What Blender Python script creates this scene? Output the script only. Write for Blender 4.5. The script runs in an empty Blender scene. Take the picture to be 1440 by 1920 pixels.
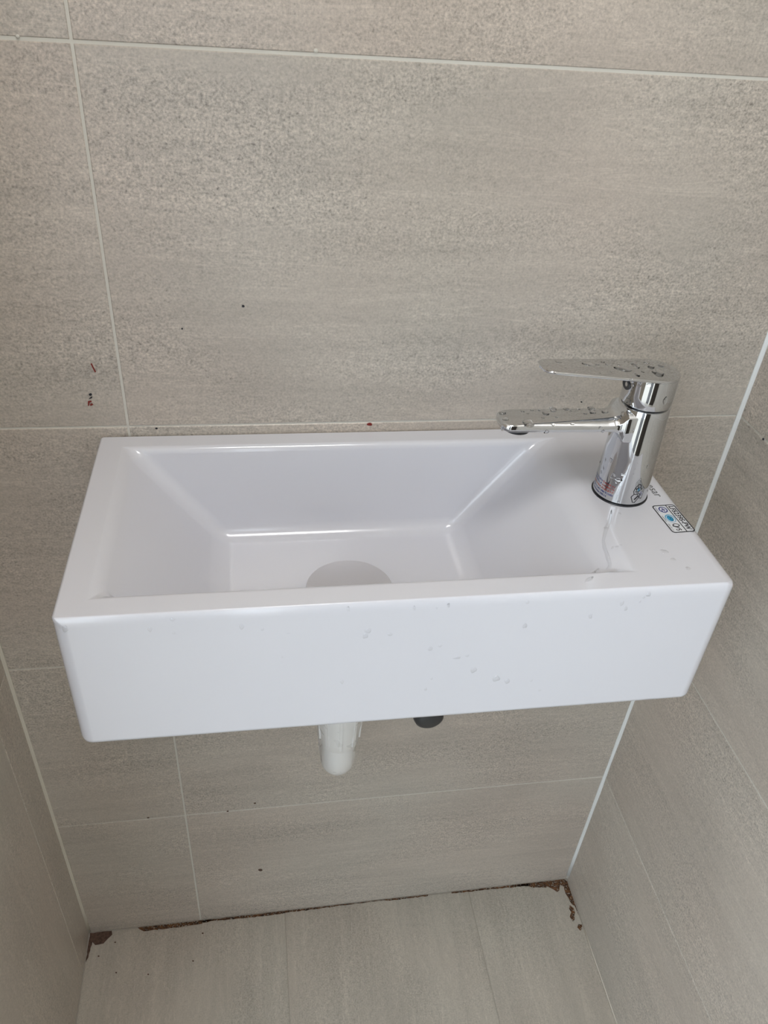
import bpy, bmesh, math, random
from mathutils import Vector, Matrix
random.seed(7)
SC = bpy.context.scene
COL = SC.collection

# ------------------------------------------------------------------ camera
CAM = Vector((0.28261, -0.64318, 1.25234)); YAW, PIT, ROLL, FPX = 0.19188, -0.62574, 0.077326, 1472.05
FW = Vector((math.sin(YAW)*math.cos(PIT), math.cos(YAW)*math.cos(PIT), math.sin(PIT)))
_r = FW.cross(Vector((0, 0, 1))).normalized(); _u = _r.cross(FW)
RT = _r*math.cos(ROLL) + _u*math.sin(ROLL); UP = -_r*math.sin(ROLL) + _u*math.cos(ROLL)
cd = bpy.data.cameras.new('camera'); cam = bpy.data.objects.new('camera', cd); COL.objects.link(cam)
cd.sensor_fit = 'VERTICAL'; cd.sensor_height = 24; cd.sensor_width = 18; cd.lens = 24*FPX/1920
cd.clip_start = 0.01
M = Matrix.Identity(4)
for i, v in enumerate((RT, UP, -FW)):
    for k in range(3): M[k][i] = v[k]
M.translation = CAM; cam.matrix_world = M
SC.camera = cam
def pix(px, py): return (FW + RT*((px-720)/FPX) + UP*((960-py)/FPX)).normalized()
def on(px, py, axis, v):
    d = pix(px, py); t = (v-CAM[axis])/d[axis]; return CAM + d*t

# ------------------------------------------------------------------ light
w = bpy.data.worlds.new('World'); SC.world = w; w.use_nodes = True
bg = w.node_tree.nodes['Background']; bg.inputs[0].default_value = (0.81, 0.912, 1.0, 1); bg.inputs[1].default_value = 3.9
vs = SC.view_settings
vs.view_transform = 'Standard'; vs.look = 'None'; vs.gamma = 1; vs.use_curve_mapping = False; vs.exposure = 0.15
FILL_POWER = 17.5
cy = SC.cycles; cy.max_bounces = 8; cy.diffuse_bounces = 5; cy.glossy_bounces = 4; cy.transmission_bounces = 6; cy.caustics_reflective = False; cy.caustics_refractive = False

# ------------------------------------------------------------------ helpers
def link(o, parent=None):
    COL.objects.link(o)
    if parent: o.parent = parent
    return o
def tag(o, label=None, cat=None, group=None, kind=None):
    for k, v in (('label', label), ('category', cat), ('group', group), ('kind', kind)):
        if v: o[k] = v
    return o
def mobj(name, bm, mat, parent=None, smooth=False):
    me = bpy.data.meshes.new(name); bm.normal_update(); bm.to_mesh(me); bm.free()
    me.materials.append(mat)
    if smooth:
        for p in me.polygons: p.use_smooth = True
    return link(bpy.data.objects.new(name, me), parent)
def smooth_angle(o, deg=35):
    me = o.data
    for p in me.polygons: p.use_smooth = True
    bm = bmesh.new(); bm.from_mesh(me)
    for e in bm.edges:
        if len(e.link_faces) == 2 and e.calc_face_angle(0) > math.radians(deg): e.smooth = False
    bm.to_mesh(me); bm.free()
def empty(name, loc):
    o = bpy.data.objects.new(name, None); o.location = loc; o.empty_display_size = 0.02; return link(o)
def box(bm, x0, x1, y0, y1, z0, z1):
    v = [bm.verts.new((x, y, z)) for z in (z0, z1) for y in (y0, y1) for x in (x0, x1)]
    for f in ((0,2,3,1),(4,5,7,6),(0,1,5,4),(2,6,7,3),(0,4,6,2),(1,3,7,5)): bm.faces.new([v[i] for i in f])
    return v
def lathe(bm, prof, n=64, c=(0, 0), cap0=True, cap1=True):
    rings = []
    for r, z in prof:
        rings.append([bm.verts.new((c[0]+r*math.cos(2*math.pi*i/n), c[1]+r*math.sin(2*math.pi*i/n), z)) for i in range(n)])
    for a, b in zip(rings, rings[1:]):
        for i in range(n): bm.faces.new((a[i], a[(i+1) % n], b[(i+1) % n], b[i]))
    if cap0: bm.faces.new(rings[0][::-1])
    if cap1: bm.faces.new(rings[-1])
def loft(bm, rings, cap=True):
    R = [[bm.verts.new(p) for p in r] for r in rings]; n = len(R[0])
    for a, b in zip(R, R[1:]):
        for i in range(n): bm.faces.new((a[i], a[(i+1) % n], b[(i+1) % n], b[i]))
    if cap: bm.faces.new(R[0][::-1]); bm.faces.new(R[-1])
    bmesh.ops.recalc_face_normals(bm, faces=bm.faces)
def tube(bm, pts, rad, n=28, cap=True):
    rings = []; pts = [Vector(p) for p in pts]
    prev = None
    for i, p in enumerate(pts):
        t = (pts[min(i+1, len(pts)-1)]-pts[max(i-1, 0)]).normalized()
        if prev is None:
            a = Vector((1, 0, 0)) if abs(t.x) < 0.9 else Vector((0, 1, 0))
        else: a = prev
        a = (a - t*a.dot(t)).normalized(); b = t.cross(a); prev = a
        r = rad[i] if isinstance(rad, (list, tuple)) else rad
        rings.append([p + a*r*math.cos(2*math.pi*k/n) + b*r*math.sin(2*math.pi*k/n) for k in range(n)])
    loft(bm, rings, cap)

# ------------------------------------------------------------------ materials
def mat(name):
    m = bpy.data.materials.new(name); m.use_nodes = True
    nt = m.node_tree; return m, nt, nt.nodes['Principled BSDF'], nt.links
def plain(name, col, rough=0.5, metal=0.0, **kw):
    m, nt, b, L = mat(name)
    b.inputs['Base Color'].default_value = (*col, 1); b.inputs['Roughness'].default_value = rough; b.inputs['Metallic'].default_value = metal
    for k, v in kw.items(): b.inputs[k].default_value = v
    # fine procedural unevenness so that no surface is perfectly uniform
    tc = nt.nodes.new('ShaderNodeTexCoord'); n = nt.nodes.new('ShaderNodeTexNoise'); n.inputs['Scale'].default_value = 60
    mr = nt.nodes.new('ShaderNodeMapRange'); mr.inputs['To Min'].default_value = rough*0.9; mr.inputs['To Max'].default_value = rough*1.1
    L.new(tc.outputs['Object'], n.inputs['Vector']); L.new(n.outputs['Fac'], mr.inputs['Value']); L.new(mr.outputs[0], b.inputs['Roughness'])
    return m
def math_node(nt, op, a, b=None):
    n = nt.nodes.new('ShaderNodeMath'); n.operation = op
    for i, v in enumerate((a, b)):
        if v is None: continue
        if isinstance(v, (int, float)): n.inputs[i].default_value = v
        else: nt.links.new(v, n.inputs[i])
    return n.outputs[0]
def tile_material(name, mid, streak=0.5, grain=1.0, rough=0.36, tint=(1, 1, 1)):
    m, nt, b, L = mat(name)
    tc = nt.nodes.new('ShaderNodeTexCoord'); oi = nt.nodes.new('ShaderNodeObjectInfo')
    cmb = nt.nodes.new('ShaderNodeCombineXYZ')
    L.new(math_node(nt, 'MULTIPLY', oi.outputs['Random'], 37.0), cmb.inputs[0]); L.new(math_node(nt, 'MULTIPLY', oi.outputs['Random'], 91.0), cmb.inputs[1])
    add = nt.nodes.new('ShaderNodeVectorMath'); add.operation = 'ADD'
    L.new(tc.outputs['Object'], add.inputs[0]); L.new(cmb.outputs[0], add.inputs[1])
    def noise(scale, vec, detail=4, rough_=0.55, dist=0.0):
        mp = nt.nodes.new('ShaderNodeMapping'); mp.inputs['Scale'].default_value = vec; mp.inputs['Rotation'].default_value = (0, 0, 0.07)
        L.new(add.outputs[0], mp.inputs['Vector'])
        n = nt.nodes.new('ShaderNodeTexNoise'); n.inputs['Scale'].default_value = scale; n.inputs['Detail'].default_value = detail
        n.inputs['Roughness'].default_value = rough_; n.inputs['Distortion'].default_value = dist
        L.new(mp.outputs[0], n.inputs['Vector']); return math_node(nt, 'SUBTRACT', n.outputs['Fac'], 0.5)
    blotch = noise(5.0, (1.0, 1.7, 1), 3, 0.5, 0.6)
    strk = noise(14.0, (0.22, 3.2, 1), 6, 0.62, 0.5)
    fine = noise(470.0, (1, 1, 1), 2, 0.6)
    mid_n = noise(170.0, (0.85, 1.1, 1), 3, 0.6)
    dot = noise(330.0, (1, 1, 1), 1, 0.5)
    dm = nt.nodes.new('ShaderNodeMapRange'); dm.inputs['From Min'].default_value = -0.24; dm.inputs['From Max'].default_value = -0.12
    dm.inputs['To Min'].default_value = -0.12*grain; dm.inputs['To Max'].default_value = 0.0; L.new(dot, dm.inputs['Value'])
    patch = noise(9.0, (0.6, 1.2, 1), 3, 0.5, 0.4)
    # the grain shows strongly in some patches of a tile and hardly in others
    pm = nt.nodes.new('ShaderNodeMapRange'); pm.inputs['From Min'].default_value = -0.12; pm.inputs['From Max'].default_value = 0.15
    pm.inputs['To Min'].default_value = 0.45; pm.inputs['To Max'].default_value = 1.25; L.new(patch, pm.inputs['Value'])
    g = math_node(nt, 'ADD', math_node(nt, 'MULTIPLY', fine, 0.62*grain), math_node(nt, 'MULTIPLY', mid_n, 0.36*grain))
    g = math_node(nt, 'ADD', g, dm.outputs[0])
    g = math_node(nt, 'MULTIPLY', g, pm.outputs[0])
    s = math_node(nt, 'ADD', g, math_node(nt, 'MULTIPLY', strk, 0.42*streak))
    s = math_node(nt, 'ADD', s, math_node(nt, 'MULTIPLY', blotch, 0.34))
    # sparse pale veins along the grain
    vein = noise(6.0, (0.5, 4.5, 1), 5, 0.6, 1.2)
    va = math_node(nt, 'ABSOLUTE', vein)
    vm = nt.nodes.new('ShaderNodeMapRange'); vm.inputs['From Min'].default_value = 0.0; vm.inputs['From Max'].default_value = 0.012
    vm.inputs['To Min'].default_value = 0.07*streak*2; vm.inputs['To Max'].default_value = 0.0; L.new(va, vm.inputs['Value'])
    s = math_node(nt, 'ADD', s, vm.outputs[0])
    fac = math_node(nt, 'ADD', s, 1.0)
    hue = noise(3.0, (1, 1, 1), 2, 0.5)
    mix = nt.nodes.new('ShaderNodeMix'); mix.data_type = 'RGBA'
    hm = nt.nodes.new('ShaderNodeMapRange'); hm.inputs['From Min'].default_value = -0.2; hm.inputs['From Max'].default_value = 0.2; L.new(hue, hm.inputs['Value'])
    L.new(hm.outputs[0], mix.inputs['Factor'])
    mix.inputs[6].default_value = (mid[0]*1.015*tint[0], mid[1]*0.985*tint[1], mid[2]*0.97*tint[2], 1)
    mix.inputs[7].default_value = (mid[0]*0.985, mid[1]*1.01, mid[2]*1.01, 1)
    vm2 = nt.nodes.new('ShaderNodeVectorMath'); vm2.operation = 'SCALE'
    L.new(mix.outputs[2], vm2.inputs[0]); L.new(fac, vm2.inputs['Scale'])
    L.new(vm2.outputs[0], b.inputs['Base Color'])
    r2 = math_node(nt, 'ADD', math_node(nt, 'MULTIPLY', strk, 0.12), rough); L.new(r2, b.inputs['Roughness'])
    bp = nt.nodes.new('ShaderNodeBump'); bp.inputs['Strength'].default_value = 0.12; bp.inputs['Distance'].default_value = 0.0006
    L.new(g, bp.inputs['Height']); L.new(bp.outputs[0], b.inputs['Normal'])
    return m
M_TILE = tile_material('stone_look_tile', (0.476, 0.428, 0.374), 0.85, 1.95, 0.32)
M_FLOOR = tile_material('stone_look_floor_tile', (0.455, 0.42, 0.365), 0.85, 1.2, 0.40)
M_GROUT = plain('pale_grout', (0.62, 0.60, 0.54), 0.7)
M_GROUT_F = plain('grey_grout', (0.42, 0.385, 0.335), 0.8)
M_SIL = plain('white_silicone', (0.74, 0.76, 0.75), 0.35)
M_SIL_W = plain('cream_silicone', (0.62, 0.58, 0.5), 0.4)
M_PORC = plain('white_porcelain', (0.685, 0.69, 0.74), 0.18, 0, **{'Coat Weight': 0.35, 'Coat Roughness': 0.06})
M_CHROME = plain('chrome', (0.62, 0.63, 0.64), 0.035, 1.0)
M_SATIN = plain('satin_metal', (0.72, 0.71, 0.735), 0.42, 0.85)
M_BLACK = plain('black_rubber', (0.012, 0.013, 0.016), 0.35)
M_PLASTIC = plain('white_plastic', (0.72, 0.71, 0.69), 0.28)
M_DARKGREY = plain('dark_grey_rubber', (0.045, 0.045, 0.047), 0.45)
M_INK = plain('black_ink', (0.012, 0.012, 0.018), 0.5)
M_BLUEINK = plain('navy_ink', (0.03, 0.04, 0.22), 0.5)
M_CYAN = plain('cyan_ink', (0.03, 0.33, 0.56), 0.5)
M_DCYAN = plain('teal_ink', (0.01, 0.13, 0.25), 0.5)
M_REDINK = plain('red_ink', (0.42, 0.035, 0.03), 0.6)
M_REDPEN = plain('red_pen', (0.20, 0.018, 0.012), 0.6)
M_GREYINK = plain('grey_ink', (0.16, 0.165, 0.17), 0.4)
M_STICK = plain('sticker_film', (0.74, 0.76, 0.79), 0.25)
M_PAINT = plain('white_paint', (0.75, 0.74, 0.72), 0.6)
M_BLOCKER = plain('grey_aluminium', (0.20, 0.20, 0.21), 0.35, 0.6)
M_DARKPANEL = plain('dark_added_panel', (0.035, 0.027, 0.022), 0.4)
def water_material():
    m, nt, b, L = mat('water')
    b.inputs['Base Color'].default_value = (1, 1, 1, 1); b.inputs['Transmission Weight'].default_value = 1; b.inputs['IOR'].default_value = 1.33
    b.inputs['Roughness'].default_value = 0.0
    return m
M_WATER = water_material()
def film_material():
    m = bpy.data.materials.new('water_film'); m.use_nodes = True; nt = m.node_tree; L = nt.links
    nt.nodes.remove(nt.nodes['Principled BSDF']); out = nt.nodes['Material Output']
    tr = nt.nodes.new('ShaderNodeBsdfTransparent'); gl = nt.nodes.new('ShaderNodeBsdfGlossy'); gl.inputs['Roughness'].default_value = 0.02
    tr.inputs['Color'].default_value = (0.995, 0.997, 1, 1)
    lw = nt.nodes.new('ShaderNodeLayerWeight'); lw.inputs['Blend'].default_value = 0.5; mx = nt.nodes.new('ShaderNodeMixShader')
    fr = math_node(nt, 'ADD', math_node(nt, 'MULTIPLY', math_node(nt, 'POWER', lw.outputs['Facing'], 2.5), 0.75), 0.05)
    L.new(fr, mx.inputs[0]); L.new(tr.outputs[0], mx.inputs[1]); L.new(gl.outputs[0], mx.inputs[2]); L.new(mx.outputs[0], out.inputs['Surface'])
    return m
M_FILM = film_material()
def stain_material():
    m, nt, b, L = mat('brown_grime')
    tc = nt.nodes.new('ShaderNodeTexCoord')
    n = nt.nodes.new('ShaderNodeTexNoise'); n.inputs['Scale'].default_value = 170; n.inputs['Detail'].default_value = 5
    L.new(tc.outputs['Object'], n.inputs['Vector'])
    cr = nt.nodes.new('ShaderNodeValToRGB'); L.new(n.outputs['Fac'], cr.inputs[0])
    cr.color_ramp.elements[0].position = 0.35; cr.color_ramp.elements[0].color = (0.022, 0.011, 0.006, 1)
    cr.color_ramp.elements[1].position = 0.68; cr.color_ramp.elements[1].color = (0.19, 0.085, 0.032, 1)
    L.new(cr.outputs[0], b.inputs['Base Color']); b.inputs['Roughness'].default_value = 0.8
    n2 = nt.nodes.new('ShaderNodeTexNoise'); n2.inputs['Scale'].default_value = 420; n2.inputs['Detail'].default_value = 4
    L.new(tc.outputs['Object'], n2.inputs['Vector'])
    mr = nt.nodes.new('ShaderNodeMapRange'); mr.inputs['From Min'].default_value = 0.34; mr.inputs['From Max'].default_value = 0.46
    L.new(n2.outputs['Fac'], mr.inputs['Value']); L.new(mr.outputs[0], b.inputs['Alpha'])
    return m
M_STAIN = stain_material()
def stain2():
    m, nt, b, L = mat('dried_brown_residue')
    tc = nt.nodes.new('ShaderNodeTexCoord')
    n = nt.nodes.new('ShaderNodeTexNoise'); n.inputs['Scale'].default_value = 240; n.inputs['Detail'].default_value = 5
    L.new(tc.outputs['Object'], n.inputs['Vector'])
    cr = nt.nodes.new('ShaderNodeValToRGB'); L.new(n.outputs['Fac'], cr.inputs[0])
    cr.color_ramp.elements[0].position = 0.3; cr.color_ramp.elements[0].color = (0.06, 0.032, 0.022, 1)
    cr.color_ramp.elements[1].position = 0.7; cr.color_ramp.elements[1].color = (0.13, 0.075, 0.052, 1)
    L.new(cr.outputs[0], b.inputs['Base Color']); b.inputs['Roughness'].default_value = 0.8
    return m
M_STAIN2 = stain2()

# ------------------------------------------------------------------ room
XR = 0.7686; YF = -1.45; YL = -0.66; ZC = 2.40; XJ = 0.1668
ZROWS = [0.0, 0.281, 0.5815, 0.885, 1.185, 1.485, 1.785, 2.085, 2.4]
GV = 0.0011     # half joint
TILE_MESH = {}
def tile_mesh(L_, W_, m, t=0.008, ch=0.0006):
    key = (round(L_, 4), round(W_, 4), m.name)
    if key in TILE_MESH: return TILE_MESH[key]
    bm = bmesh.new()
    a, b = L_/2, W_/2
    lo = [bm.verts.new((x, y, -t)) for x, y in ((-a, -b), (a, -b), (a, b), (-a, b))]
    mi = [bm.verts.new((x, y, -ch)) for x, y in ((-a, -b), (a, -b), (a, b), (-a, b))]
    hi = [bm.verts.new((x, y, 0)) for x, y in ((-a+ch, -b+ch), (a-ch, -b+ch), (a-ch, b-ch), (-a+ch, b-ch))]
    for A, B in ((lo, mi), (mi, hi)):
        for i in range(4): bm.faces.new((A[i], A[(i+1) % 4], B[(i+1) % 4], B[i]))
    bm.faces.new(hi); bm.faces.new(lo[::-1])
    me = bpy.data.meshes.new('tile'); bm.to_mesh(me); bm.free(); me.materials.append(m)
    TILE_MESH[key] = me; return me
def tile(parent, c, ex, ey, L_, W_, m, off=0.0):
    o = bpy.data.objects.new('tile', tile_mesh(L_, W_, m))
    ex, ey = Vector(ex), Vector(ey); n = ex.cross(ey)
    R = Matrix.Identity(4)
    for i, v in enumerate((ex, ey, n)):
        for k in range(3): R[k][i] = v[k]
    R.translation = Vector(c) + n*off
    link(o, parent); o.matrix_world = R
    return o
def slab(name, m, *b):
    bm = bmesh.new(); box(bm, *b); return tag(mobj(name, bm, m), kind='structure')
REC = 0.0007
wall_back = slab('wall_back', M_GROUT, -0.1, XR+0.1, REC, 0.1, 0.0, ZC)
wall_left = slab('wall_left', M_GROUT, -0.1, -REC, YL, REC, 0.0, ZC)
wall_right = slab('wall_right', M_GROUT, XR+REC, XR+0.1, YF, REC, 0.0, ZC)
floor = slab('floor', M_GROUT_F, -1.5, XR+0.1, -3.0, 0.1, -0.1, -REC)
ceiling = slab('ceiling', M_PAINT, -0.1, XR+0.1, YF-0.1, 0.1, ZC, ZC+0.1)
GH = [0.0008, 0.0009, 0.0009, 0.0008, 0.0012, 0.0012, 0.0012, 0.0012, 0.0008]   # half joint at each height
bpy.context.view_layer.update()
for i in range(len(ZROWS)-1):
    z0, z1 = ZROWS[i]+GH[i], ZROWS[i+1]-GH[i+1]
    for x0, x1 in ((0.001, XJ-GV), (XJ+GV, XR-0.001)):
        tile(wall_back, ((x0+x1)/2, 0, (z0+z1)/2), (1, 0, 0), (0, 0, 1), x1-x0, z1-z0, M_TILE, random.uniform(-0.0002, 0.0002))
    for y0, y1 in ((-0.601, -0.002), (-1.203, -0.603), (YF, -1.205)):
        y0 += GV
        tile(wall_right, (XR, (y0+y1)/2, (z0+z1)/2), (0, -1, 0), (0, 0, 1), y1-y0, z1-z0, M_TILE, 0)
for (z0, z1) in ((0.001, 0.580), (0.582, 1.184), (1.186, 1.786), (1.788, 2.399)):
    ys = [-0.001, -0.0585, -0.3585, YL]
    for a, b_ in zip(ys, ys[1:]):
        y1, y0 = a-0.0007, b_+0.0007
        tile(wall_left, (0, (y0+y1)/2, (z0+z1)/2), (0, 0, 1), (0, -1, 0), z1-z0, y1-y0, M_TILE, 0)
for x0, x1 in ((0.001, 0.2970), (0.2977, 0.5972), (0.5978, XR-0.001)):
    for k in range(3):
        y1, y0 = -0.0015-0.6*k, -0.6*k-0.5995
        tile(floor, ((x0+x1)/2, (y0+y1)/2, 0), (0, 1, 0), (-1, 0, 0), y1-y0, x1-x0, M_FLOOR, 0)
# silicone beads in the corners
def bead(name, p0, p1, n1, n2, r, m):
    bm = bmesh.new(); p0, p1, n1, n2 = Vector(p0), Vector(p1), Vector(n1), Vector(n2)
    rings = []
    N = 40
    for k in range(N+1):
        c = p0.lerp(p1, k/N); rr = r*(1+random.uniform(-0.12, 0.12))
        rings.append([c - (n1+n2)*0.002] + [c + (n1*math.cos(t)+n2*math.sin(t))*rr*(0.55+0.45*abs(math.cos(2*t))) for t in [i*math.pi/10 for i in range(6)]])
    loft(bm, rings); return tag(mobj(name, bm, m, smooth=True), kind='structure')
bead('trim_1', (XR, 0, 0.012), (XR, 0, ZC), (-1, 0, 0), (0, -1, 0), 0.0034, M_SIL)
bead('trim_2', (0, 0, 0.004), (0, 0, ZC), (1, 0, 0), (0, -1, 0), 0.0030, M_SIL_W)
bead('trim_3', (XR, -0.085, 0), (XR, YF, 0), (-1, 0, 0), (0, 0, 1), 0.0012, M_SIL_W)
# wall behind the viewer with two unseen panels added to shape light and reflections; the wide opening beside the viewer lets the daylight in
bm = bmesh.new()
box(bm, 0.32, XR+0.1, YF-0.1, YF, 0, ZC); box(bm, -0.1, 0.32, YF-0.1, YF, 2.10, ZC); box(bm, -0.1, 0.0, YF, YL, 2.10, ZC)
tag(mobj('wall_front', bm, M_TILE), kind='structure')
bm = bmesh.new(); box(bm, -0.08, 0.21, YF-0.06, YF-0.02, 0.005, 2.098)
tag(mobj('added_light_blocker', bm, M_BLOCKER), kind='structure')  # unseen grey leaf, added to narrow the gap and cut frontal daylight
bm = bmesh.new(); box(bm, 0.36, 0.76, YF-0.002, YF+0.012, 0.01, 2.05)
for z0, z1 in ((0.12, 0.95), (1.08, 1.95)):
    for x0, x1, a0, a1 in ((0.42, 0.44, z0, z1), (0.68, 0.70, z0, z1), (0.44, 0.68, z0, z0+0.02), (0.44, 0.68, z1-0.02, z1)): box(bm, x0, x1, YF+0.011, YF+0.018, a0, a1)
tag(mobj('dark_reflection_panel', bm, M_DARKPANEL), kind='structure')  # unseen dark leaf, added so the chrome has something dark to reflect

# marks on the back wall
def wall_mark(name, pts_px, m, th=0.00025):
    bm = bmesh.new(); vs = []
    for q in pts_px:
        p = on(q[0], q[1], 1, 0.0); vs.append(bm.verts.new((p.x, -th-0.0002, p.z)))
    f = bm.faces.new(vs); bm.normal_update()
    if f.normal.y > 0: f.normal_flip()
    r = bmesh.ops.extrude_face_region(bm, geom=[f])
    for v in [g for g in r['geom'] if isinstance(g, bmesh.types.BMVert)]: v.co.y = 0.0002
    bmesh.ops.recalc_face_normals(bm, faces=bm.faces)
    return mobj(name, bm, m, wall_back)
def disc_px(cx, cy, rx, ry, n=9): return [(cx+rx*math.cos(2*math.pi*i/n)*random.uniform(.85, 1.15), cy+ry*math.sin(2*math.pi*i/n)*random.uniform(.85, 1.15)) for i in range(n)]
wall_mark('pen_mark', [(170, 682), (172, 681), (180, 697), (178, 698)], M_REDPEN)
wall_mark('pen_mark', disc_px(169.5, 739.5, 3.2, 2.4), M_INK)
wall_mark('pen_mark', [(167, 747), (170, 744.5), (173, 743), (173, 745.5), (169, 747.5)], M_INK)
wall_mark('pen_mark', [(165, 752), (171, 751), (172, 753.5), (168, 754.5), (167.5, 760), (165, 760.5)], M_REDPEN)
wall_mark('pen_mark', [(169, 757), (173, 756.5), (175, 758.5), (169.5, 761)], M_REDPEN)
wall_mark('pen_mark', disc_px(693, 795.5, 5, 2.6), M_REDPEN)
wall_mark('speck', disc_px(456, 574, 2.6, 2.4), M_INK)
wall_mark('speck', disc_px(341.5, 616, 1.7, 1.7), M_INK)
wall_mark('speck', disc_px(293.5, 803, 2.3, 1.8), M_INK)
wall_mark('speck', disc_px(488, 1631, 4, 2), M_STAIN2)
wall_mark('speck', disc_px(1090, 753.5, 1.6, 1.3), M_INK)
for q, r in (((592, 95), 0.0015), ((33, 68), 0.0012), ((478, 1506), 0.0014), ((427, 1521), 0.0013), ((278, 1533), 0.0014)):
    p = on(*q, 1, 0); bm = bmesh.new(); bmesh.ops.create_uvsphere(bm, u_segments=12, v_segments=8, radius=r)
    for v in bm.verts: v.co = Vector((v.co.x*1.2, v.co.y*0.6, v.co.z)) + p
    mobj('grout_lump', bm, M_GROUT if q[1] < 200 else M_STAIN2, wall_back, True)
p = on(1431, 823.5, 0, XR); bm = bmesh.new(); bmesh.ops.create_uvsphere(bm, u_segments=10, v_segments=6, radius=0.0013)
for v in bm.verts: v.co = Vector((v.co.x*.5, v.co.y, v.co.z)) + p
mobj('speck', bm, M_INK, wall_right, True)

# grime on the floor along the wall joint
def floor_stain(px_pts, m, z=0.0004):
    P = []
    for q in px_pts:
        p = on(q[0], q[1], 2, 0.0); P.append(Vector((min(max(p.x, 0.0012), XR-0.0012), min(p.y, -0.0006), z)))
    out = []
    for a, b_ in zip(P, P[1:]+P[:1]):           # ragged outline
        d = (b_-a); n = max(1, int(d.length/0.004))
        for k in range(n):
            q = a + d*(k/n)
            if k: q += Vector((random.uniform(-1, 1), random.uniform(-1, 1), 0))*0.0007
            out.append(Vector((min(max(q.x, 0.0012), XR-0.0012), min(q.y, -0.0006), z)))
    bm = bmesh.new(); vs = []
    for q in out:
        if not vs or (q-vs[-1].co).length > 1e-4: vs.append(bm.verts.new(q))
    f = bm.faces.new(vs); bm.normal_update()
    if f.normal.z < 0: f.normal_flip()
    bmesh.ops.triangulate(bm, faces=[f], ngon_method='EAR_CLIP')
    return mobj('stain', bm, m, floor)
def z6(L_): return [(140+u/5.538, 1680+v/5.538) for u, v in L_]
def z5(L_): return [(380+u/2.057, 1660+v/2.057) for u, v in L_]
def z7(L_): return [(960+u/7.2, 1600+v/7.2) for u, v in L_]
floor_stain(z6([(150,385),(385,362),(392,400),(340,450),(300,495),(215,512),(185,480),(165,540),(142,640),(105,690),(108,640),(128,520)]), M_STAIN2)
floor_stain(z6([(85,740),(103,735),(100,770),(85,775)]), M_STAIN2)
floor_stain(z6([(655,330),(760,305),(900,280),(1080,262),(1300,232),(1440,218),(1440,258),(1250,300),(1000,335),(720,368),(680,350)]), M_STAIN)
floor_stain(z5([(0,124),(150,104),(350,86),(360,100),(250,118),(150,128),(0,142)]), M_STAIN)
floor_stain(z5([(350,90),(520,70),(700,50),(700,57),(520,80),(440,92),(350,103)]), M_STAIN)
floor_stain(z5([(700,48),(780,38),(868,30),(868,42),(780,52),(720,60),(700,58)]), M_STAIN)
floor_stain(z5([(960,26),(1100,11),(1260,-6),(1260,2),(1100,17),(960,32)]), M_STAIN)
floor_stain(z7([(0,415),(200,395),(400,370),(590,350),(640,325),(690,330),(770,370),(810,480),(860,640),(905,780),(918,850),(880,800),(850,720),(800,680),(760,600),(720,540),(700,450),(650,430),(640,500),(610,525),(560,490),(500,460),(420,460),(300,465),(200,440),(0,445)]), M_STAIN)
floor_stain(z7([(780,700),(830,740),(850,800),(840,850),(850,900),(820,920),(780,860),(800,800),(770,750)]), M_STAIN)
floor_stain(z7([(895,960),(955,960),(948,1020),(920,1045),(880,1000)]), M_STAIN)
for q in ((216, 1767), (185, 1793), (380, 1750), (218, 1824), (278, 1827), (362, 1802)):
    floor_stain(disc_px(q[0], q[1], 1.8, 1.5, 7), M_STAIN2)

# unseen glowing panel added under the ceiling for more light from above
LX, LY, LH2 = 0.36, -0.80, 0.20
lt = empty('added_fill_light', (LX, LY, ZC)); tag(lt, 'square fill light panel added on the unseen ceiling above the wash basin', 'added lamp')
bm = bmesh.new()
for x0, x1, y0, y1 in ((-LH2-.02, LH2+.02, LH2, LH2+.02), (-LH2-.02, LH2+.02, -LH2-.02, -LH2), (-LH2-.02, -LH2, -LH2, LH2), (LH2, LH2+.02, -LH2, LH2)): box(bm, x0, x1, y0, y1, -0.022, 0)
mobj('frame', bm, M_PAINT, lt)
me_, nt_, b_, L_ = mat('fill_glow'); b_.inputs['Emission Color'].default_value = (0.99, 0.98, 0.96, 1); b_.inputs['Emission Strength'].default_value = FILL_POWER
bm = bmesh.new(); box(bm, -LH2, LH2, -LH2, LH2, -0.014, -0.001)
mobj('diffuser', bm, me_, lt)

# ------------------------------------------------------------------ wash basin
BL, BR, BD, BT, BB = 0.1406, 0.6410, 0.2400, 0.8761, 0.7437
basin = empty('wash_basin', ((BL+BR)/2, 0, BB)); BO = Vector(((BL+BR)/2, 0, BB))
tag(basin, 'white rectangular wall-hung porcelain wash basin with chrome faucet on its deck', 'wash basin')
bm = bmesh.new()
def V(x, y, z): return bm.verts.new(Vector((x, y, z))-BO)
yb = -0.0006
ob = [V(BL, -BD, BB), V(BR, -BD, BB), V(BR, yb, BB), V(BL, yb, BB)]
ot = [V(BL, -BD, BT), V(BR, -BD, BT), V(BR, yb, BT), V(BL, yb, BT)]
IX0, IX1, IY0, IY1 = 0.1675, 0.5500, -0.2170, -0.0245
FX0, FX1, FY0, FY1, FZ = 0.2435, 0.4700, -0.1970, -0.0400, BT-0.090
ir = [V(IX0, IY0, BT), V(IX1, IY0, BT), V(IX1, IY1, BT), V(IX0, IY1, BT)]
fl = [V(FX0, FY0, FZ), V(FX1, FY0, FZ), V(FX1, FY1, FZ), V(FX0, FY1, FZ)]
bm.faces.new(ob[::-1]); bm.faces.new(fl)
for i in range(4):
    j = (i+1) % 4
    bm.faces.new((ob[i], ob[j], ot[j], ot[i])); bm.faces.new((ot[i], ot[j], ir[j], ir[i])); bm.faces.new((ir[i], ir[j], fl[j], fl[i]))
bmesh.ops.recalc_face_normals(bm, faces=bm.faces)
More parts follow.
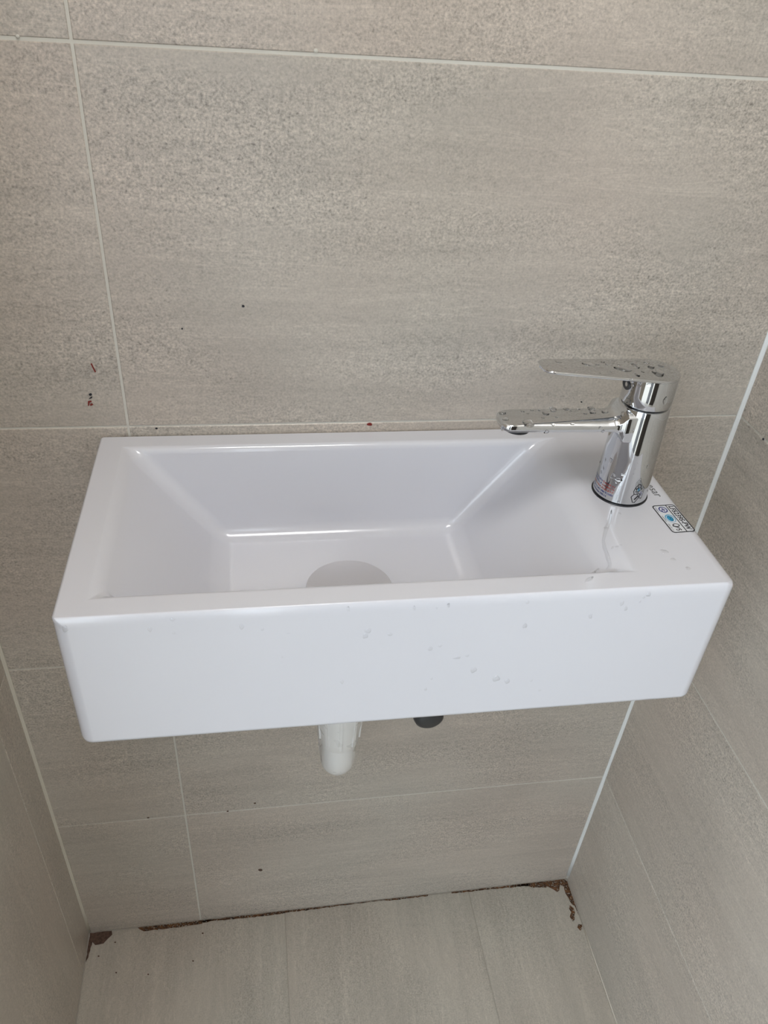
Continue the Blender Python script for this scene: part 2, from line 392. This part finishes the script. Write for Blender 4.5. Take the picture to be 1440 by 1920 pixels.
bwl = bm.edges.layers.float.new('bevel_weight_edge')
MAXB = 0.016
def wt(a, b, r): bm.edges.get((a, b))[bwl] = r/MAXB
for i in range(4):
    j = (i+1) % 4
    wt(ob[i], ob[j], 0.007); wt(ot[i], ot[j], 0.008 if i != 2 else 0.003); wt(ob[i], ot[i], 0.011 if i < 2 else 0.008)
    wt(ir[i], ir[j], (0.005, 0.016, 0.006, 0.008)[i]); wt(fl[i], fl[j], 0.013); wt(ir[i], fl[i], 0.012)
ob_ = mobj('basin_body', bm, M_PORC, basin)
md = ob_.modifiers.new('bevel', 'BEVEL'); md.limit_method = 'WEIGHT'; md.width = MAXB; md.segments = 6; md.offset_type = 'OFFSET'; md.use_clamp_overlap = True
for p_ in ob_.data.polygons: p_.use_smooth = True
wn = ob_.modifiers.new('wn', 'WEIGHTED_NORMAL'); wn.keep_sharp = False; wn.weight = 80
# drain with its round cover
DC = Vector((0.3555, -0.134, FZ))
bm = bmesh.new(); lathe(bm, [(0.020, -0.03), (0.020, 0.0), (0.031, 0.0006), (0.0325, 0.0022), (0.0315, 0.0030), (0.018, 0.0012), (0.018, -0.0005)], 56, cap1=False)
o = mobj('drain_flange', bm, M_CHROME, basin, True); o.location = DC-BO
bm = bmesh.new(); lathe(bm, [(0.008, -0.002), (0.008, 0.0068), (0.0360, 0.0080), (0.0378, 0.0092), (0.0378, 0.0100), (0.0374, 0.0104), (0.030, 0.0105), (0.002, 0.0106)], 72)
o = mobj('drain_cover', bm, M_SATIN, basin); o.location = DC-BO+Vector((0.0008, -0.001, 0.0015)); smooth_angle(o, 40)
tag(o, 'round flat chrome drain cover')

# printed brand word and sticker on the deck
def text_mesh(s, size, bold=0.0, shear=0.0, space=1.0):
    cu = bpy.data.curves.new('txt', 'FONT'); cu.body = s; cu.size = size; cu.offset = bold; cu.shear = shear; cu.space_character = space
    cu.align_x = 'LEFT'; cu.resolution_u = 2
    o = bpy.data.objects.new('txt', cu); COL.objects.link(o)
    dg = bpy.context.evaluated_depsgraph_get(); me = bpy.data.meshes.new_from_object(o.evaluated_get(dg))
    bpy.data.objects.remove(o); bpy.data.curves.remove(cu)
    bm = bmesh.new(); bm.from_mesh(me); bpy.data.meshes.remove(me); return bm
def fit(bm, u0, v0, wd=None, ht=None):
    xs = [v.co.x for v in bm.verts]; ys = [v.co.y for v in bm.verts]
    sx = wd/(max(xs)-min(xs)) if wd else 1; sy = ht/(max(ys)-min(ys)) if ht else sx
    if not wd: sx = sy
    for v in bm.verts: v.co.x = u0+(v.co.x-min(xs))*sx; v.co.y = v0+(v.co.y-min(ys))*sy
    return bm
def print_row(n, seed):
    # a row of tiny print too small to read: short upright and level strokes in word-like clusters
    rnd = random.Random(seed); bm = bmesh.new(); x = 0.0
    def q(x0, x1, y0, y1): bm.faces.new([bm.verts.new((a, b, 0)) for a, b in ((x0, y0), (x1, y0), (x1, y1), (x0, y1))])
    for k in range(n):
        h = rnd.choice((0.7, 0.7, 1.0)); q(x, x+0.16, 0, h)
        if rnd.random() < 0.7: q(x+0.16, x+0.5, 0.54, 0.70)
        if rnd.random() < 0.5: q(x+0.16, x+0.5, 0.0, 0.15)
        if rnd.random() < 0.55: q(x+0.42, x+0.56, 0.0, 0.68)
        x += 0.8 if rnd.random() < 0.8 else 1.3
    return bm
def flat_frame(o3, eu, ev, en, h):
    def f(bm):
        for v in bm.verts:
            c = o3 + eu*v.co.x + ev*v.co.y + en*h; v.co = c-BO
        bmesh.ops.recalc_face_normals(bm, faces=bm.faces)
        for fc in bm.faces:
            fc.normal_update()
            if fc.normal.dot(en) < 0: fc.normal_flip()
        return bm
    return f
ZU = Vector((0, 0, 1)); EU = Vector((0.05, -1, 0)).normalized(); EV = ZU.cross(EU)
fr = flat_frame(Vector((0.6218, -0.0935, BT)), EU, EV, ZU, 0.00012)
mobj('brand_lettering', fr(fit(text_mesh('Caesar', 0.01, 0.0001, 0.0, 1.05), 0, 0, 0.031, 0.0078)), M_GREYINK, basin)
SO = Vector((0.6345, -0.1362, BT)); SU = Vector((0.054, -1, 0)).normalized(); SV = ZU.cross(SU)    # u: towards the front, v: towards the right edge
SL, SW = 0.0385, 0.0212
SO = SO - SV*SW
fs = flat_frame(SO, SU, SV, ZU, 0.00022)
def rrect(u0, u1, v0, v1, r, n=5):
    out = []
    for cx, cy, a0 in ((u1-r, v1-r, 0), (u0+r, v1-r, 90), (u0+r, v0+r, 180), (u1-r, v0+r, 270)):
        for k in range(n+1):
            t = math.radians(a0+90*k/n); out.append((cx+r*math.cos(t), cy+r*math.sin(t)))
    return out
def ring_bm(outer, inner):
    bm = bmesh.new(); A = [bm.verts.new((*q, 0)) for q in outer]; B = [bm.verts.new((*q, 0)) for q in inner]; n = len(A)
    for i in range(n): bm.faces.new((A[i], A[(i+1) % n], B[(i+1) % n], B[i]))
    return bm
def poly_bm(pts):
    bm = bmesh.new(); bm.faces.new([bm.verts.new((*q, 0)) for q in pts]); return bm
def stroke(pts, wd):
    bm = bmesh.new(); P = [Vector((*q, 0)) for q in pts]; prev = None
    for i, q in enumerate(P):
        t = (P[min(i+1, len(P)-1)]-P[max(i-1, 0)]).normalized(); n = Vector((-t.y, t.x, 0))*wd/2
        a, b = bm.verts.new(q+n), bm.verts.new(q-n)
        if prev: bm.faces.new((prev[0], a, b, prev[1]))
        prev = (a, b)
    return bm
def joinbm(lst):
    out = bmesh.new()
    for b in lst:
        me = bpy.data.meshes.new('t'); b.to_mesh(me); b.free(); out.from_mesh(me); bpy.data.meshes.remove(me)
    return out
def ell(cx, cy, rx, ry, n=28): return [(cx+rx*math.cos(2*math.pi*i/n), cy+ry*math.sin(2*math.pi*i/n)) for i in range(n)]
ff = flat_frame(SO, SU, SV, ZU, 0.00011)
sticker = mobj('sticker', ff(poly_bm(rrect(0, SL, 0, SW, 0.0028))), M_STICK, basin); tag(sticker, 'small printed sticker with black border')
bw = 0.0010; DV = SW*0.62
mobj('sticker_border', fs(joinbm([ring_bm(rrect(0, SL, 0, SW, 0.0028), rrect(bw, SL-bw, bw, SW-bw, 0.0022)), stroke([(bw/2, DV), (SL-bw/2, DV)], bw*0.85)])), M_INK, sticker)
mobj('sticker_lettering', fs(fit(text_mesh('LF5239S-PW', 0.01, 0.0003, 0.12), 0.0022, DV+0.0014, SL-0.0046, 0.0050)), M_INK, sticker)
# three small marks: blue ring, blue drop, black certification mark, each over a line of tiny print
c1 = (0.0066, 0.0078)
mobj('sticker_emblem', fs(joinbm([ring_bm(ell(*c1, 0.0043, 0.0038), ell(*c1, 0.0032, 0.0028)), stroke([(c1[0]-0.0025, c1[1]-0.0002), (c1[0]+0.0026, c1[1]+0.0004)], 0.0009),
      stroke([(c1[0]+0.0024, c1[1]-0.0018), (c1[0]-0.0002, c1[1]-0.0012), (c1[0]-0.0008, c1[1]+0.0006), (c1[0]+0.0004, c1[1]+0.0019)], 0.0008)])), M_BLUEINK, sticker)
mobj('sticker_small_print', fs(fit(print_row(6, 1), 0.0030, 0.0017, 0.0070, 0.0014)), M_BLUEINK, sticker)
c2 = (0.0192, 0.0078)
mobj('sticker_emblem', fs(joinbm([poly_bm(ell(c2[0], c2[1], 0.0040, 0.0027)), ring_bm(ell(c2[0], c2[1]+0.0002, 0.0055, 0.0043), ell(c2[0]+0.0003, c2[1]+0.0002, 0.0048, 0.0037))])), M_CYAN, sticker)
fs2 = flat_frame(SO, SU, SV, ZU, 0.00030)
mobj('sticker_emblem', fs2(joinbm([stroke([(c2[0]-0.0030, c2[1]-0.001), (c2[0]-0.001, c2[1]+0.0006), (c2[0]+0.001, c2[1]-0.0003), (c2[0]+0.0032, c2[1]+0.001)], 0.0010),
      stroke([(c2[0]-0.002, c2[1]+0.0016), (c2[0]+0.0022, c2[1]+0.0018)], 0.0006)])), M_DCYAN, sticker)
mobj('sticker_small_print', fs(fit(print_row(8, 2), 0.0150, 0.0018, 0.0080, 0.0016)), M_INK, sticker)
c3 = (0.0312, 0.0076)
mobj('sticker_emblem', fs(joinbm([ring_bm(ell(c3[0]-0.0026, c3[1]+0.0006, 0.0023, 0.0031), ell(c3[0]-0.0026, c3[1]+0.0006, 0.0015, 0.0023)),
      stroke([(c3[0]-0.002, c3[1]-0.0030), (c3[0]-0.0002, c3[1]-0.0008), (c3[0]+0.0004, c3[1]+0.0022), (c3[0]+0.0012, c3[1]-0.0004), (c3[0]+0.0022, c3[1]+0.0020)], 0.0009),
      stroke([(c3[0]+0.0046, c3[1]+0.0016), (c3[0]+0.0032, c3[1]+0.0022), (c3[0]+0.0030, c3[1]+0.0004), (c3[0]+0.0044, c3[1]-0.0004), (c3[0]+0.0040, c3[1]-0.0020), (c3[0]+0.0026, c3[1]-0.0018)], 0.0009)])), M_INK, sticker)
mobj('sticker_small_print', fs(fit(print_row(9, 3), 0.0262, 0.0018, 0.0090, 0.0015)), M_INK, sticker)

# ------------------------------------------------------------------ faucet
FA = Vector((0.5938, -0.1140, BT)); SPY = math.radians(1.0)     # axis and turn of the spout
faucet = empty('faucet', FA); tag(faucet, 'single-lever chrome faucet with flat spout, wet with drops', 'faucet')
D = Vector((-math.cos(SPY), -math.sin(SPY), 0)); N_ = Vector((D.y, -D.x, 0))    # N_: sideways, towards the back wall is +
if N_.y < 0: N_ = -N_
bm = bmesh.new(); lathe(bm, [(0.0215, -0.0002), (0.0240, -0.0002), (0.0242, 0.0006), (0.0238, 0.0012), (0.0215, 0.0014)], 72)
o = mobj('base_gasket', bm, M_BLACK, faucet); smooth_angle(o)
RB, RTP, HB = 0.0232, 0.0208, 0.0885
def rbody(z): return RB + (RTP-RB)*(z/HB)
bm = bmesh.new(); prof = [(RB-0.001, 0.0012), (RB, 0.0022)] + [(rbody(z), z) for z in [0.004+i*(HB-0.006)/16 for i in range(17)]] + [(RTP-0.0003, HB-0.0006), (RTP-0.0012, HB)]
lathe(bm, prof, 96); o = mobj('body', bm, M_CHROME, faucet); smooth_angle(o, 40)
bm = bmesh.new(); lathe(bm, [(RTP-0.0022, HB-0.002), (RTP-0.0022, HB+0.004)], 64); mobj('seam_ring', bm, M_BLACK, faucet, True)
# spout: lofted section from the tip into the body
def spout_ring(s, zt, zb, hw, fac, tw):
    # s: distance from axis, hw: half width, fac: width of the sloping facet beside the flat top, tw: height of that facet
    pts = [(-hw, zb+0.0012), (-hw, zt-tw), (-hw+fac, zt), (hw-fac, zt), (hw, zt-tw), (hw, zb+0.0012), (hw-0.003, zb), (-hw+0.003, zb)]
    # round the corners slightly
    out = []; n = len(pts)
    for i in range(n):
        a, b, c = Vector(pts[i-1]), Vector(pts[i]), Vector(pts[(i+1) % n])
        r = min(0.0008, (a-b).length*0.3, (c-b).length*0.3)
        p1 = b+(a-b).normalized()*r; p2 = b+(c-b).normalized()*r
        out += [p1, (p1+p2)*0.25+b*0.5, p2]
    return [D*s + N_*q.x + ZU*q.y for q in out]
ST = []
zt_tip, zt_root, zb_tip, zb_root = 0.0772, 0.0792, 0.0700, 0.0680
def zl(a, b, s): return a+(b-a)*(0.1225-s)/(0.1225-0.022)
for s, hw, dt in ((0.1214, 0.0078, 0.0022), (0.1204, 0.0104, 0.0012), (0.1180, 0.0124, 0.0005), (0.1148, 0.0134, 0.0002), (0.1095, 0.0138, 0)):
    ST.append(spout_ring(s, zl(zt_tip, zt_root, s)-dt*0.6, zl(zb_tip, zb_root, s)+dt*0.5, hw, 0.0012, 0.0012))
for s in (0.10, 0.085, 0.07, 0.055, 0.042, 0.034):
    k = (0.107-s)/0.079
    ST.append(spout_ring(s, zl(zt_tip, zt_root, s), zl(zb_tip, zb_root, s), 0.0138+0.0006*k, 0.0012+0.0055*k, 0.0012+0.0036*k))
for s, up, dn, hw in ((0.029, 0.0002, 0.0002, 0.0143), (0.0262, 0.0008, 0.0008, 0.0145), (0.0242, 0.0019, 0.0018, 0.0149), (0.0225, 0.0038, 0.0034, 0.0156), (0.0212, 0.0064, 0.0058, 0.0164), (0.0195, 0.0095, 0.0085, 0.0172), (0.012, 0.0098, 0.0090, 0.0172)):
    k = 1
    ST.append(spout_ring(s, min(zl(zt_tip, zt_root, s)+up, HB-0.0012), zl(zb_tip, zb_root, s)-dn, min(hw, 0.0195), 0.0066, 0.0048))
bm = bmesh.new(); loft(bm, ST); o = mobj('spout', bm, M_CHROME, faucet); smooth_angle(o, 28)
bm = bmesh.new(); lathe(bm, [(0.0105, -0.001), (0.0105, 0.004)], 40); o = mobj('aerator', bm, M_BLACK, faucet, True); smooth_angle(o)
o.location = D*0.1055 + ZU*(zb_tip-0.0022)
# handle: cap and lever in one
handle = None
HZ0, HZ1 = HB+0.0012, 0.1165
bm = bmesh.new(); lathe(bm, [(0.0190, HZ0), (0.0203, HZ0+0.0003), (0.0207, HZ0+0.001), (0.0207, HZ0+0.010), (0.0206, HZ1-0.002)], 96)
handle = mobj('handle_cap', bm, M_CHROME, faucet); smooth_angle(handle, 40)
LT = 0.064      # rise of the lever towards its tip
def lever_outline(gr):
    pts = []; R = 0.0207+gr; Lx, hw, rc = 0.0965+gr, 0.0120+gr, 0.0100
    for k in range(25):                                  # back half round
        t = math.radians(95 + 170*k/24); pts.append((R*math.cos(t), R*math.sin(t)))
    for (cx, cy, a0, a1) in ((Lx-rc, -hw+rc, -88, -30), (Lx-rc*1.0, 0, -25, 25), (Lx-rc, hw-rc, 30, 88)):
        if cy == 0:
            for k in range(5):
                t = (k/4-0.5)*2; pts.append((Lx+0.0002*(1-t*t)-0.0010*abs(t), t*(hw-rc)*1.2))
        else:
            for k in range(9):
                t = math.radians(a0+(a1-a0)*k/8); pts.append((cx+rc*math.cos(t), cy+rc*math.sin(t)))
    return pts
def lev(gr, z):
    return [D*x + N_*y + ZU*(z+max(0, x)*LT) for x, y in lever_outline(gr)]
bm = bmesh.new()
loft(bm, [lev(-0.0055, HZ1-0.0042), lev(-0.0022, HZ1-0.0034), lev(-0.0003, HZ1-0.0022), lev(0, HZ1-0.0014), lev(0, HZ1-0.0006), lev(-0.0004, HZ1-0.0001), lev(-0.0012, HZ1)])
lever = mobj('lever', bm, M_CHROME, faucet); smooth_angle(lever, 30)
# round plug on the cap, over the spout
bm = bmesh.new(); lathe(bm, [(0.0046, -0.001), (0.0046, 0.0004), (0.0040, 0.0007), (0.0030, 0.0002), (0.001, -0.0001)], 32)
o = mobj('screw_plug', bm, M_DARKGREY, handle, True)
q = D.to_track_quat('Z', 'Y'); o.rotation_mode = 'QUATERNION'; o.rotation_quaternion = q; o.location = D*0.0206 + ZU*(HZ0+0.0150); o.scale = (1.35, 0.9, 1)
# printing on the foot of the faucet
def wrap(bm, ang0, z0):
    for v in bm.verts:
        z = z0+v.co.y; r = rbody(z)+0.00012; a = ang0 + v.co.x/r
        v.co = Vector((r*math.cos(a), r*math.sin(a), z))
    for fc in bm.faces:
        fc.normal_update(); c = fc.calc_center_median()
        if fc.normal.dot(Vector((c.x, c.y, 0))) < 0: fc.normal_flip()
    return bm
A0 = math.radians(-198)
red, blue = [], []
for i, z in enumerate((0.0155, 0.0126, 0.0097, 0.0068, 0.0039)):
    A = fit(print_row(13, 10+i), 0, z, 0.0135, 0.0021); B = fit(print_row(12 if i < 4 else 6, 20+i), 0.0145, z, 0.0125 if i < 4 else 0.007, 0.0021)
    (red if i == 2 else blue).append(wrap(A, A0, 0)); (red if i in (0, 1, 2) else blue).append(wrap(B, A0, 0))
mobj('red_print', joinbm(red), M_REDINK, faucet); mobj('blue_print', joinbm(blue), M_BLUEINK, faucet)
em = [stroke([(0.000, 0.006), (0.0025, 0.0005), (0.0045, 0.000), (0.0075, 0.0045), (0.0085, 0.008), (0.006, 0.0085), (0.0055, 0.0105), (0.0080, 0.0125), (0.0062, 0.0175), (0.0050, 0.0185)], 0.0007),
      stroke([(0.000, 0.006), (0.002, 0.0085), (0.0010, 0.0115), (0.0020, 0.0155), (0.0050, 0.0185)], 0.0007), stroke([(0.0022, 0.0140), (0.0062, 0.0148)], 0.0006),
      stroke([(0.0024, 0.0110), (0.0052, 0.0108)], 0.0006), stroke([(0.0035, 0.0030), (0.0068, 0.0068)], 0.0014), stroke([(0.0018, 0.0086), (0.0056, 0.0084)], 0.0007), stroke([(0.0030, 0.0125), (0.0048, 0.0165)], 0.0007)]
mobj('black_emblem', joinbm([wrap(b, math.radians(-93), 0.0040) for b in em]), M_INK, faucet)

# ------------------------------------------------------------------ pipes under the basin
TX, TY = 0.3545, -0.125
trap = empty('drain_trap', (TX, TY, 0.5)); TO = Vector((TX, TY, 0.5)); tag(trap, 'white plastic drain trap with ribbed nut hanging under the basin', 'pipe')
ZB, RBND, RP = 0.560, 0.036, 0.0178
pts = [(TX, TY, BB+0.002), (TX, TY, 0.70), (TX, TY, 0.64), (TX, TY, 0.60), (TX, TY, 0.57)]
pts += [(TX, TY+RBND-RBND*math.cos(t), ZB-RBND*math.sin(t)) for t in [math.pi*k/20 for k in range(21)]]
pts += [(TX, TY+2*RBND, ZB+0.02), (TX, TY+2*RBND, 0.585)]
ye, ze = TY+2*RBND, 0.60
pts += [(TX, ye+0.02-0.02*math.cos(t), ze+0.02*math.sin(t)) for t in [math.pi/2*k/6 for k in range(7)]]
pts += [(TX, 0.002, ze+0.02)]
bm = bmesh.new(); tube(bm, [Vector(q)-TO for q in pts], RP, 40); o = mobj('pipe', bm, M_PLASTIC, trap); smooth_angle(o, 50)
bm = bmesh.new(); lathe(bm, [(0.0176, -0.0195), (0.0192, -0.0190), (0.0198, -0.0175), (0.0206, 0.0), (0.0222, 0.010), (0.0228, 0.030), (0.0222, 0.055), (0.0176, 0.056)], 48)
o = mobj('ribbed_nut', bm, M_PLASTIC, trap); o.location = Vector((TX, TY, 0.600))-TO; smooth_angle(o, 40)
bm = bmesh.new()
for k in range(9):
    a = 2*math.pi*k/9+math.radians(-93); c = Vector((math.cos(a), math.sin(a), 0)); t = Vector((-c.y, c.x, 0))
    v = [bm.verts.new(c*r + t*s_ + ZU*z) for z, ro in ((-0.012, 0.0215), (0.050, 0.0248)) for r, s_ in ((0.0185, -0.0018), (0.0185, 0.0018), (ro, 0.0015), (ro, -0.0015))]
    for f in ((0,1,2,3),(7,6,5,4),(0,4,5,1),(1,5,6,2),(2,6,7,3),(3,7,4,0)): bm.faces.new([v[i] for i in f])
bmesh.ops.recalc_face_normals(bm, faces=bm.faces)
mobj('rib', bm, M_PLASTIC, o)
bm = bmesh.new(); lathe(bm, [(0.0185, 0), (0.034, 0.0), (0.034, -0.004), (0.030, -0.007), (0.0185, -0.008)], 40)
o = mobj('wall_rosette', bm, M_PLASTIC, trap); o.rotation_euler = (math.radians(-90), 0, 0); o.location = Vector((TX, 0.0, ze+0.02))-TO; smooth_angle(o)
o.rotation_euler = (math.radians(-90), 0, 0)
plug = empty('wall_plug', (0.4800, 0, 0.4765)); tag(plug, 'dark grey round rubber plug in the wall behind the drain trap', 'plug')
bm = bmesh.new(); lathe(bm, [(0.0225, -0.001), (0.0225, 0.006), (0.0215, 0.008), (0.0205, 0.008)], 48, cap1=True); o = mobj('plug_collar', bm, M_DARKGREY, plug); smooth_angle(o); o.rotation_euler = (math.radians(90), 0, 0)
bm = bmesh.new(); lathe(bm, [(0.0195, 0.007), (0.0195, 0.020), (0.0180, 0.026), (0.013, 0.030), (0.006, 0.0315), (0.001, 0.032)], 48); o = mobj('plug_cap', bm, M_DARKGREY, plug, True); o.rotation_euler = (math.radians(90), 0, 0)

# ------------------------------------------------------------------ water drops, each where the photo shows it
bpy.context.view_layer.update()
DG = bpy.context.evaluated_depsgraph_get()
def cast(px, py):
    hit, loc, nor, idx, ob, mt = SC.ray_cast(DG, CAM, pix(px, py))
    return (loc, nor, ob) if hit else None
DROPS = []
def where(p_, n_, kind):
    q_ = p_-FA
    if kind == 'spout':
        s_ = q_.dot(D); return ('on the top' if n_.z > 0.8 else 'on the side') + ' of the chrome spout, ' + ('near its tip' if s_ > 0.09 else 'near the faucet body' if s_ < 0.05 else 'midway along it')
    if kind == 'lever':
        s_ = q_.dot(D); return 'on the chrome lever, ' + ('over the faucet body' if s_ < 0.022 else 'near its thin tip' if s_ > 0.06 else 'midway along it')
    if kind == 'body':
        return 'on the chrome faucet body, ' + ('just under the lever' if q_.z > HB else 'near its printed foot' if q_.z < 0.03 else 'below the spout')
    if kind == 'front':
        col = 'below the faucet' if p_.x > 0.53 else 'above the drain trap' if p_.x > 0.30 and p_.x < 0.41 else 'between trap and faucet' if p_.x >= 0.41 else 'away from the faucet'
        return 'on the basin front ' + ('along the top edge, ' if p_.z > BT-0.022 else 'in the lower half, ' if p_.z < BT-0.066 else 'in the middle, ') + col
    return 'on the basin deck ' + ('at the bowl corner' if p_.x < 0.575 else 'between sticker and front edge' if p_.x > 0.605 else 'in front of the faucet foot')
def drop_mesh(a, b, h, seed):
    rnd = random.Random(seed); ph = [rnd.uniform(0, 6.28) for _ in range(3)]; am = [rnd.uniform(0.03, 0.12) for _ in range(3)]
    bm = bmesh.new(); n = 20; rings = []
    for t in (-0.12, 0.0, 0.25, 0.5, 0.72, 0.9):
        rr = math.sqrt(max(0, 1-max(t, 0)**2)); ring = []
        for k in range(n):
            th = 2*math.pi*k/n; w_ = 1+sum(am[j]*math.cos((j+2)*th+ph[j]) for j in range(3))
            ring.append((a*rr*w_*math.cos(th), b*rr*w_*math.sin(th), h*t))
        rings.append(ring)
    loft(bm, rings); return bm
def add_drop(px, py, wpx, hpx, label, group, hf=0.45, ang=0.0):
    r = cast(px, py); want = {'spout': faucet, 'lever': faucet, 'body': faucet}.get(label)
    for dy in (0, 1, 2, 3, 4, 5, 6, 8, -2, -4, -6):      # stay on the thing the drop clings to
        r = cast(px, py+dy)
        if r and (want is None or r[2].parent in (want, handle)): break
    else: return
    loc, nor, ob = r
    dist = (loc-CAM).length; mm = dist/FPX
    ex = RT - nor*RT.dot(nor)
    ex = ex.normalized(); ey = nor.cross(ex)
    # length across the view and length along the surface, from the seen size
    fore = max(0.35, abs(pix(px, py).dot(nor)))
    a = wpx*mm/2; b = hpx*mm/2/ fore
    b = min(b, a*2.2)
    if ang:
        ex, ey = ex*math.cos(ang)+ey*math.sin(ang), -ex*math.sin(ang)+ey*math.cos(ang)
    bm = drop_mesh(a, b, min(a, b)*hf, int(px*13+py*7))
    o = mobj('water_drop', bm, M_WATER if 'faucet' in group else M_FILM, None, True)
    R = Matrix.Identity(4)
    for i, v in enumerate((ex, ey, nor)):
        for k in range(3): R[k][i] = v[k]
    R.translation = loc; o.matrix_world = R
    size = 'large' if max(a, b) > 0.0034 else ('small' if max(a, b) < 0.0016 else 'mid-sized')
    shape = 'long' if a/b > 1.5 or b/a > 1.5 else 'round'
    DROPS.append(tag(o, '%s %s water drop %s' % (size, shape, where(loc, nor, label)), 'water drop', group))
LS = 'spout'; GS = 'water drops on the faucet spout'
for d in ((942,774,14,6),(948,786,11,5),(991,794,21,13),(1023,775,12,7),(1018,783,6,3),(1044,782,7,3),(990,775,5,2),(980,771,8,3),(997,769,6,3),(1011,769,6,3),(1037,764,14,5),(1062,764,11,4),(1086,764,5,2),(1109,761,14,5),(1111,773,12,5),(1097,775,7,4),(1134,772,12,5),(1037,796,8,5),(1073,795,8,4),(1025,812,10,5),(1155,785,9,7),(1167,776,8,6),(1126,802,7,4),(942,810,8,7),(1130,811,7,4),(1070,770,4,2)):
    add_drop(*d, LS, GS)
LH = 'lever'; GH_ = 'water drops on the faucet lever'
for d in ((1103,683,24,4,0.5,-0.2),(1119,683,11,2.5),(1047,679,11,2.5,0.4,-0.2),(1060,689,4,2),(1129,678,8,3),(1138,683,8,3),(1168,692,30,6,0.4,-0.15),(1160,684,6,3),(1189,683,12,5),(1196,688,7,4),(1195,702,10,6),(1205,697,5,3),(1221,688,12,6,0.4,-0.5),(1236,700,17,10),(1227,698,8,5),(1239,686,11,5),(1212,680,10,3),(1146,697,4,2),(1125,699,3,1.5),(1183,712,6,3)):
    add_drop(*d[:4], LH, GH_, *(d[4:] if len(d) > 4 else ()))
LB = 'body'; GB = 'water drops on the faucet body'
for d in ((1145,863,6,7),(1135,862,3,5),(1131,878,4,6),(1127,885,3,4),(1125,866,3,5),(1150,893,9,12),(1160,899,14,6),(1168,890,8,4),(1158,904,10,5),(1159,941,4,4),(1214,875,4,7),(1247,752,9,10),(1186,722,8,5),(1199,722,8,6),(1217,722,9,6),(1187,808,5,6)):
    add_drop(*d, LB, GB)
LF = 'front'; GF = 'water drops on the basin front'
for d in ((122,1179,10,10),(112,1176,4,4),(281,1180,8,8),(326,1187,6,4),(453,1175,9,9),(492,1180,6,5),(540,1187,7,3),(529,1232,4,3),(690,1182,13,9),(685,1192,10,10),(731,1189,9,6),(777,1140,5,8),(819,1140,4,4),(841,1135,5,9),(653,1142,6,10),(807,1216,8,8),(825,1211,8,4),(857,1233,13,5),(876,1229,8,4),(888,1256,12,9),(930,1272,15,9),(951,1277,10,8),(809,1272,5,4),(984,1173,9,9),(989,1129,8,5),(641,1278,7,7),(798,1292,5,6),(1107,1155,8,8),(1166,1131,8,7),(1173,1141,7,7),(1216,1114,9,7),(1207,1120,5,4),(1200,1128,4,4),(996,1276,5,4),(1011,1294,7,3),(323,1161,9,7)):
    add_drop(*d, LF, GF, 0.42)
LD = 'deck'; GD = 'water drops on the basin deck'
for d in ((1150,1026,6,3),(1157,1025,7,3),(1164,1022,5,3),(1148,1028,4,2),(1135,990,8,4),(1120,1069,10,4),(1113,1074,9,4),(1162,963,5,4),(1290,1066,10,5),(1246,1034,14,6),(1262,1049,9,5)):
    add_drop(*d, LD, GD, 0.22)
# thin trail of water running from the faucet foot to the corner of the bowl
def trail(pxs, wd, name, label, hf=0.16):
    P = []
    for q in pxs:
        r = cast(*q)
        if r: P.append((r[0], r[1]))
    rings = []
    for i, (p_, n_) in enumerate(P):
        t = (P[min(i+1, len(P)-1)][0]-P[max(i-1, 0)][0]).normalized(); s = n_.cross(t).normalized()
        w_ = wd*(0.35 if i in (0, len(P)-1) else random.uniform(0.8, 1.2))/2
        rings.append([p_ + s*w_*math.cos(a) + n_*(w_*2*hf*math.sin(a)-0.00008) for a in [math.pi*k/8 for k in range(9)]] + [p_ - n_*0.0003])
    bm = bmesh.new(); loft(bm, rings); o = mobj(name, bm, M_FILM, None, True)
    return tag(o, label, 'water trail')
trail([(1147,956),(1145,968),(1142,980),(1137,990),(1134,1002),(1131,1014),(1133,1026),(1137,1037),(1140,1047),(1144,1057),(1143,1064),(1136,1068)], 0.0030, 'water_trail', 'thin trail of water running from the faucet foot to the bowl corner')
trail([(1112,1081),(1107,1085),(1102,1088),(1097,1092)], 0.0030, 'water_trail', 'short streak of water on the rim by the bowl corner')
